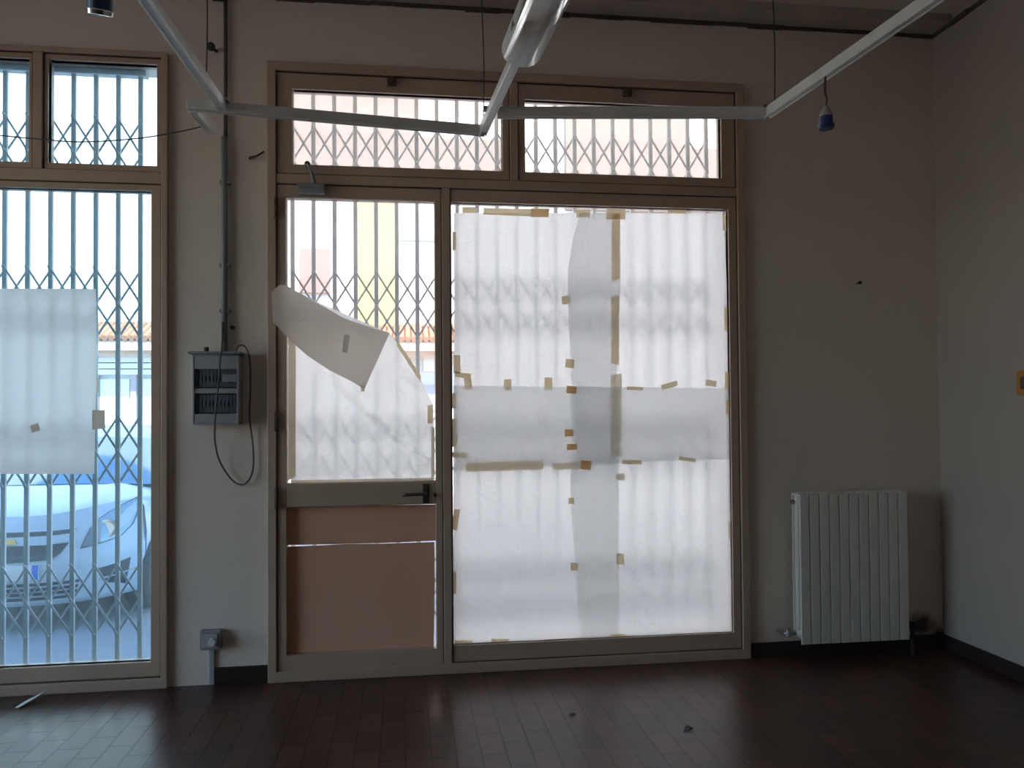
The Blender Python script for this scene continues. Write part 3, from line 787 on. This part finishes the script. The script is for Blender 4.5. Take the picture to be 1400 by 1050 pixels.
# ------------------------------------------------------------------ litter on the floor
def scrap(u, v, pts, h, name, mat, label, cat):
    c = at(u, v, Z=0); b = bm_new(); vs = []
    top = [b.verts.new((c.x+x, c.y+y, .003+z)) for x, y, z in pts]; bot = [b.verts.new((c.x+x, c.y+y, .0008+z*.8)) for x, y, z in pts]
    n = len(pts); b.faces.new(top); b.faces.new(bot[::-1])
    for k in range(n): b.faces.new((top[k], bot[k], bot[(k+1) % n], top[(k+1) % n]))
    tag(obj(name, b, mat), label, cat)
scrap(38, 962, [(-.03, -.05, 0), (-.012, -.06, .002), (.03, .0, .02), (.055, .05, .035), (.005, .035, .012), (-.022, .0, .004)], 0, 'paper_scrap', 'scrap', 'small torn white paper scrap on the floor under the left shopfront', 'paper scrap')
scrap(27, 963, [(-.03, -.01, 0), (.0, -.02, .003), (.02, .01, .006), (-.01, .02, .004)], 0, 'debris_chip', 'dark', 'dark debris chip on the floor next to the white scrap', 'debris')
scrap(940, 998, [(-.02, -.012, 0), (.004, -.018, .006), (.024, .0, .004), (.006, .006, .012), (-.01, .01, .004)], 0, 'dry_leaf', 'dark', 'dark curled leaf on the floor in front of the papered window', 'leaf')
scrap(782, 978, [(-.016, -.004, 0), (.0, -.01, .004), (.018, .0, .003), (.0, .008, .006)], 0, 'debris_chip', 'dark', 'dark crumb on the tiles below the overlapping papers', 'debris')

# ------------------------------------------------------------------ parked car outside the left shopfront
CX, CY, CZ = -2.88, 2.17, -.30
cr = tag(root('car', (CX, CY, CZ)), 'white parked car with its nose to the left shopfront', 'car')
def tS(x, z):
    a = abs(x)/.83
    t = .52*a**3.0
    if z > .45: t += .10*((z-.45)/.40)**2
    else: t += .03*((.45-z)/.25)**2 - .0
    if .30 < z < .56: t -= .012
    return t
def hz(x, t): return .80+.21*(1-(1-min(t, .9)/.9)**2) - .07*(abs(x)/.8)**4
def half(t): return .83+.045*min(1, max(0, (t-.55)/.7))
def P(x, z, off=0): return Vector((CX+x, CY+tS(x, z)-off, CZ+z))
def car_uv(u, v):
    Y = CY+.2
    for _ in range(14):
        p = at(u, v, Y=Y); x, z = p.x-CX, p.z-CZ; Y = CY+tS(max(-.9, min(.9, x)), z)
    return x, z
b = bm_new()
nx, nz = 36, 16
def ztop(x):
    z = .8
    for _ in range(12): z = hz(x, tS(x, z))
    return z
G = [[b.verts.new(P(x, .2+(ztop(x)-.2)*j/nz)) for i in range(nx+1) for x in (-.83+1.66*i/nx,)] for j in range(nz+1)]
for j in range(nz):
    for i in range(nx):
        f = b.faces.new((G[j][i], G[j][i+1], G[j+1][i+1], G[j+1][i])); f.smooth = True
lo = [b.verts.new((CX-.80+1.6*i/nx, CY+.9, CZ+.2)) for i in range(nx+1)]
for i in range(nx): b.faces.new((G[0][i+1], G[0][i], lo[i], lo[i+1]))
obj('bumper', b, 'car', cr)
b = bm_new(); nt_ = 14; H = []
TB = .92
for j in range(nt_+1):
    row = []
    for i in range(nx+1):
        x = -.83+1.66*i/nx; t0 = tS(x, ztop(x)); t = t0+(TB-t0)*j/nt_
        xx = x*(1+(.86/.83-1)*j/nt_)
        row.append(b.verts.new((CX+xx, CY+t, CZ+hz(x, t)+(.004 if j else 0) + .012*math.exp(-((abs(x)-.52)/.08)**2)*min(1, j/4))))
    H.append(row)
for j in range(nt_):
    for i in range(nx):
        f = b.faces.new((H[j][i], H[j][i+1], H[j+1][i+1], H[j+1][i])); f.smooth = True
obj('hood', b, 'car', cr)
# body sides, tail
b = bm_new()
def side_ztop(t): return hz(.83, t) if t < TB else .95+.03*min(1, (t-TB)/2)
TS = [.52, .6, .7, .8, .92, 1.2, 1.6, 2.2, 2.8, 3.4, 3.8, 4.05, 4.15]
for s in (-1, 1):
    rows = []
    for t in TS:
        w = half(t)*(1-.10*max(0, (t-3.7)/.45)**2)
        zt_ = side_ztop(t)
        rows.append([b.verts.new((CX+s*w*k, CY+t, CZ+z)) for k, z in ((.97, .22), (1.0, .42), (1.01, .66), (.985, zt_-.03), (.95, zt_))])
    for a, c in zip(rows, rows[1:]):
        for k in range(4):
            f = b.faces.new((a[k], c[k], c[k+1], a[k+1])); f.smooth = True
    if s == -1: last = rows[-1]
    else:
        for k in range(4): b.faces.new((last[k], rows[-1][k], rows[-1][k+1], last[k+1]))
obj('side_panel', b, 'car', cr)
# greenhouse
T = [(TB-.02, .995, .80), (1.62, 1.36, .61), (1.85, 1.43, .57), (2.6, 1.46, .56), (3.4, 1.40, .55), (3.75, 1.30, .54), (4.12, .97, .78)]
def gx(k): return [(-1, 0), (-.7, .012), (-.35, .018), (0, .02), (.35, .018), (.7, .012), (1, 0)][k]
rings = [[Vector((CX+w*gx(k)[0], CY+t - (.10*(1-gx(k)[0]**2) if i < 2 else 0), CZ+z+gx(k)[1]*1.2)) for k in range(7)] for i, (t, z, w) in enumerate(T)]
def skin(name, mat, rs):
    b = bm_new(); vv = [[b.verts.new(p) for p in r] for r in rs]
    for a, c in zip(vv, vv[1:]):
        for k in range(len(a)-1):
            f = b.faces.new((a[k], a[k+1], c[k+1], c[k])); f.smooth = True
    return obj(name, b, mat, cr)
skin('windscreen', 'carglass', rings[0:2]); skin('roof', 'car', rings[1:6]); skin('rear_window', 'carglass', rings[5:7])
for s in (0, -1):
    b = bm_new(); top = [r[s] for r in rings]
    sgn = -1 if s == 0 else 1
    base = [Vector((CX+sgn*.85, CY+t, CZ+.965)) for t in (.95, 1.5, 1.9, 2.6, 3.3, 3.7, 4.1)]
    tv = [b.verts.new(p) for p in top]; bv = [b.verts.new(p) for p in base]
    for k in range(6): b.faces.new((tv[k], tv[k+1], bv[k+1], bv[k]))
    obj('side_window', b, 'carglass', cr)
    # roof pillars and cant rail
    b = bm_new(); tube(b, [p+Vector((sgn*.008, 0, .004)) for p in top], .028, 8); obj('pillar', b, 'car', cr)
for s in (-1, 1):     # wheels
    for t in (.78, 3.3):
        b = bm_new(); lathe(b, [(.20, 0), (.29, .0), (.315, .03), (.315, .17), (.29, .2), (.2, .2)], (CX+s*.66, CY+t, CZ+.315), (s, 0, 0), 28); w = obj('wheel', b, 'tyre', cr)
        b = bm_new(); lathe(b, [(.205, .0), (.205, .19), (.19, .195), (.06, .18), (.05, .197), (.01, .2)], (CX+s*.66, CY+t, CZ+.315), (s, 0, 0), 20); obj('rim', b, 'steel', w)
def patch(name, uv, mat, off, parent=cr, mirror=False, thick=.012, local=None):
    """plate lying on the curved nose, outline measured on the photo"""
    pts = local or [car_uv(u, v) for u, v in uv]
    for sg in ((1, -1) if mirror else (1,)):
        b = bm_new()
        f = b.faces.new([b.verts.new((x*sg, 0, z)) for x, z in pts])
        bmesh.ops.triangulate(b, faces=b.faces[:])
        for _ in range(6):
            es = [e for e in b.edges if e.calc_length() > .05]
            if not es: break
            bmesh.ops.subdivide_edges(b, edges=es, cuts=1)
            bmesh.ops.triangulate(b, faces=b.faces[:])
        r = bmesh.ops.extrude_face_region(b, geom=b.faces[:])
        nv = {v for v in r['geom'] if isinstance(v, bmesh.types.BMVert)}
        for v in b.verts:
            v.co = P(v.co.x, v.co.z, off if v in nv else off-thick)
        o = obj(name, b, mat, parent)
    return o
def sym(pts): return pts + [(-x, z) for x, z in pts[::-1]]
patch('upper_grille', None, 'cargrille', .006, local=sym([(0, .735), (.30, .735), (.46, .742), (.44, .715), (.3, .705), (0, .700)][:6]))
patch('lower_grille', None, 'cargrille', .006, local=sym([(0, .640), (.30, .64), (.425, .645), (.38, .575), (.33, .535), (0, .520)]))
patch('grille_bar', None, 'car', .02, local=sym([(0, .700), (.3, .703), (.45, .712), (.43, .655), (.30, .642), (0, .642)]), thick=.02)
e = .018
patch('emblem', None, 'emblem', .032, thick=.014, local=[(-.105, .655), (-.04, .655), (-.034, .645), (.034, .645), (.040, .655), (.105, .655), (.088, .690), (.040, .690), (.036, .700), (-.036, .700), (-.040, .690), (-.088, .690)])
patch('number_plate', None, 'plate', .022, thick=.01, local=[(-.26, .400), (.26, .400), (.26, .508), (-.26, .508)])
patch('plate_band', None, 'plateblue', .0235, thick=.002, mirror=True, local=[(.22, .402), (.258, .402), (.258, .506), (.22, .506)])
for k in range(4):
    z = .368-.036*k
    patch('air_intake', None, 'cargrille', .006, local=sym([(0, z), (.50-.01*k, z+.004), (.49-.01*k, z-.016), (0, z-.02)]))
patch('fog_lamp_recess', [(134, 777), (158, 770), (179, 761), (176, 780), (172, 797), (150, 796), (140, 792)], 'cargrille', .006, mirror=True)
patch('chin_trim', None, 'chrome', .012, mirror=True, local=[(.60, .360), (.70, .372), (.80, .392), (.80, .384), (.70, .360), (.60, .346)])
HL = [(112, 748), (119, 733), (125, 722), (137, 709), (150, 700), (168, 690), (186, 681), (191, 684), (188, 700), (181, 716), (166, 731), (148, 738), (130, 744)]
patch('headlamp_seal', [(153+(u-153)*1.05, 715+(v-715)*1.06) for u, v in HL], 'cargrille', .005, mirror=True)
patch('headlamp', HL, 'headlamp', .010, mirror=True)
patch('indicator', [(160, 712), (172, 697), (187, 685), (187, 698), (178, 712), (166, 722)], 'car', .014, mirror=True, thick=.006)
hx, hz_ = car_uv(147, 722)
for s in (1, -1):
    b = bm_new(); c = P(hx, hz_, .006); c.x = CX+s*hx
    lathe(b, [(.072, 0), (.07, .008), (.05, .006), (.048, .002)], c, (s*.45, -1, .1), 24); obj('lamp_reflector', b, 'chrome', cr)
b = bm_new(); box(b, CX-.62, CX+.62, CY+.6, CY+4.0, CZ+.2, CZ+.24); obj('underbody', b, 'cargrille', cr)
b = bm_new(); tube(b, [(CX-.55, CY+.80, CZ+1.0), (CX-.05, CY+.98, CZ+1.03)], .009, 6); tube(b, [(CX+.05, CY+.80, CZ+1.0), (CX+.58, CY+.98, CZ+1.02)], .009, 6); obj('wiper', b, 'cargrille', cr)
for s in (-1, 1):
    b = bm_new(); lathe(b, [(.03, 0), (.075, .02), (.08, .07), (.03, .1)], (CX+s*.90, CY+1.25, CZ+1.02), (s*.2, -1, 0), 14); obj('wing_mirror', b, 'car', cr)

# ------------------------------------------------------------------ building across the street
FY = 11.0
bd = tag(root('building', (0, FY, -.3)), 'sunlit plastered building with a terracotta eave across the street', 'building')
def fx(u, v=400): return at(u, v, Y=FY).x
def fz(v, u=500): return at(u, v, Y=FY).z
def part(name, mat, x0, x1, z0, z1, y0=FY-.05, y1=FY+.2, parent=bd, bevel=0):
    b = bm_new(); box(b, x0, x1, y0, y1, z0, z1); return obj(name, b, mat, parent, bevel=bevel)
part('wall', 'facade', -26, 16, -.3, 13, FY, FY+5)
part('upper_wall', 'facade_pink', fx(380, 150), fx(572, 150), fz(238), 9.5, FY-.12, FY+.05)
part('upper_wall', 'facade_pink', fx(572, 200), fx(690, 200), fz(246, 620), fz(192, 620), FY-.12, FY+.05)
part('upper_wall', 'facade_pink', fx(772, 200), fx(938, 200), fz(290, 850), 9, FY-.12, FY+.05)
part('upper_wall', 'facade_pink', fx(938, 200), fx(1060, 200), fz(290, 950), fz(205, 960), FY-.12, FY+.05)
part('shutter', 'shutter_pink', fx(410, 370), fx(451, 370), fz(401, 430), fz(341, 430), FY-.08, FY+.02)
part('pilaster', 'facade_yellow', fx(487, 350), fx(540, 350), fz(460, 510), fz(250, 510), FY-.10, FY+.02)
wf = part('window', 'facade', fx(544, 350), fx(612, 350), fz(446, 575), fz(262, 575), FY-.04, FY+.02)
part('crossbar', 'grille_grey', fx(544, 350), fx(612, 350), fz(330, 575), fz(325, 575), FY-.07, FY-.04, wf)
b = bm_new()
EZ0, EZ1 = 2.56, 2.93
for k in range(246):
    x = -14+.11*k
    tube(b, [(x, FY-.75, EZ0+.04), (x, FY, EZ1)], .056, 6)
obj('tiled_eave', b, 'eave', bd)
b = bm_new(); box(b, -14.1, 13, FY-.7, FY, EZ0-.16, EZ0); box(b, -14.1, 13, FY-.45, FY, EZ0-.25, EZ0-.16); obj('eave_soffit', b, 'eave_under', bd)
b = bm_new()
for k in range(3): box(b, -14, -1.2, FY-.16-.02*k, FY, 2.0+.11*k, 2.09+.11*k)
obj('roller_housing', b, 'shopwhite', bd)
for (u0, u1) in ((-60, -5), (5, 60), (70, 128), (138, 178), (192, 236), (246, 300)):
    s = part('shop_window', 'shopglass', fx(u0, 560), fx(u1, 560), .0, 1.92, FY-.05, FY+.02)
for u in (133, 185, 241):
    part('shop_post', 'shop_red', fx(u-4, 560), fx(u+4, 560), -.3, 2.0, FY-.12, FY)
part('ground_window', 'shopwhite', fx(579, 500), fx(612, 500), fz(508, 590), fz(486, 590), FY-.06, FY+.02)
part('vent', 'grille_grey', fx(579, 540), fx(612, 540), fz(560, 590), fz(526, 590), FY-.06, FY+.02)

# ------------------------------------------------------------------ light
SUN_EL = math.radians(50)
w = bpy.data.worlds.new('sky'); SC.world = w; w.use_nodes = True
t = w.node_tree; t.nodes.clear()
sk = t.nodes.new('ShaderNodeTexSky'); sk.sky_type = 'NISHITA'; sk.sun_disc = False; sk.sun_elevation = SUN_EL
sk.sun_rotation = math.radians(190); sk.air_density = 1.0; sk.dust_density = .4; sk.ozone_density = 3.0
bg = t.nodes.new('ShaderNodeBackground'); bg.inputs['Strength'].default_value = .62
wo = t.nodes.new('ShaderNodeOutputWorld')
mt_ = t.nodes.new('ShaderNodeMix'); mt_.data_type = 'RGBA'; mt_.blend_type = 'MULTIPLY'; mt_.inputs['Factor'].default_value = 1; mt_.inputs['B'].default_value = (.86, 1.0, 1.12, 1)
t.links.new(sk.outputs[0], mt_.inputs['A']); t.links.new(mt_.outputs['Result'], bg.inputs[0]); t.links.new(bg.outputs[0], wo.inputs[0])
sl = bpy.data.lights.new('sun', 'SUN'); sl.energy = 12; sl.angle = math.radians(.6); sl.color = (1, .93, .82)
so_ = bpy.data.objects.new('sun', sl); COL.objects.link(so_)
sd = Vector((-.2, .95, 0)).normalized()*math.cos(SUN_EL) + Vector((0, 0, -math.sin(SUN_EL)))
so_.rotation_euler = sd.to_track_quat('-Z', 'Y').to_euler()

SC.view_settings.view_transform = 'Standard'; SC.view_settings.look = 'None'
SC.view_settings.gamma = 1; SC.view_settings.use_curve_mapping = False
SC.view_settings.exposure = .75
SC.cycles.diffuse_bounces = 8; SC.cycles.max_bounces = 16; SC.cycles.transparent_max_bounces = 24
SC.cycles.use_denoising = True
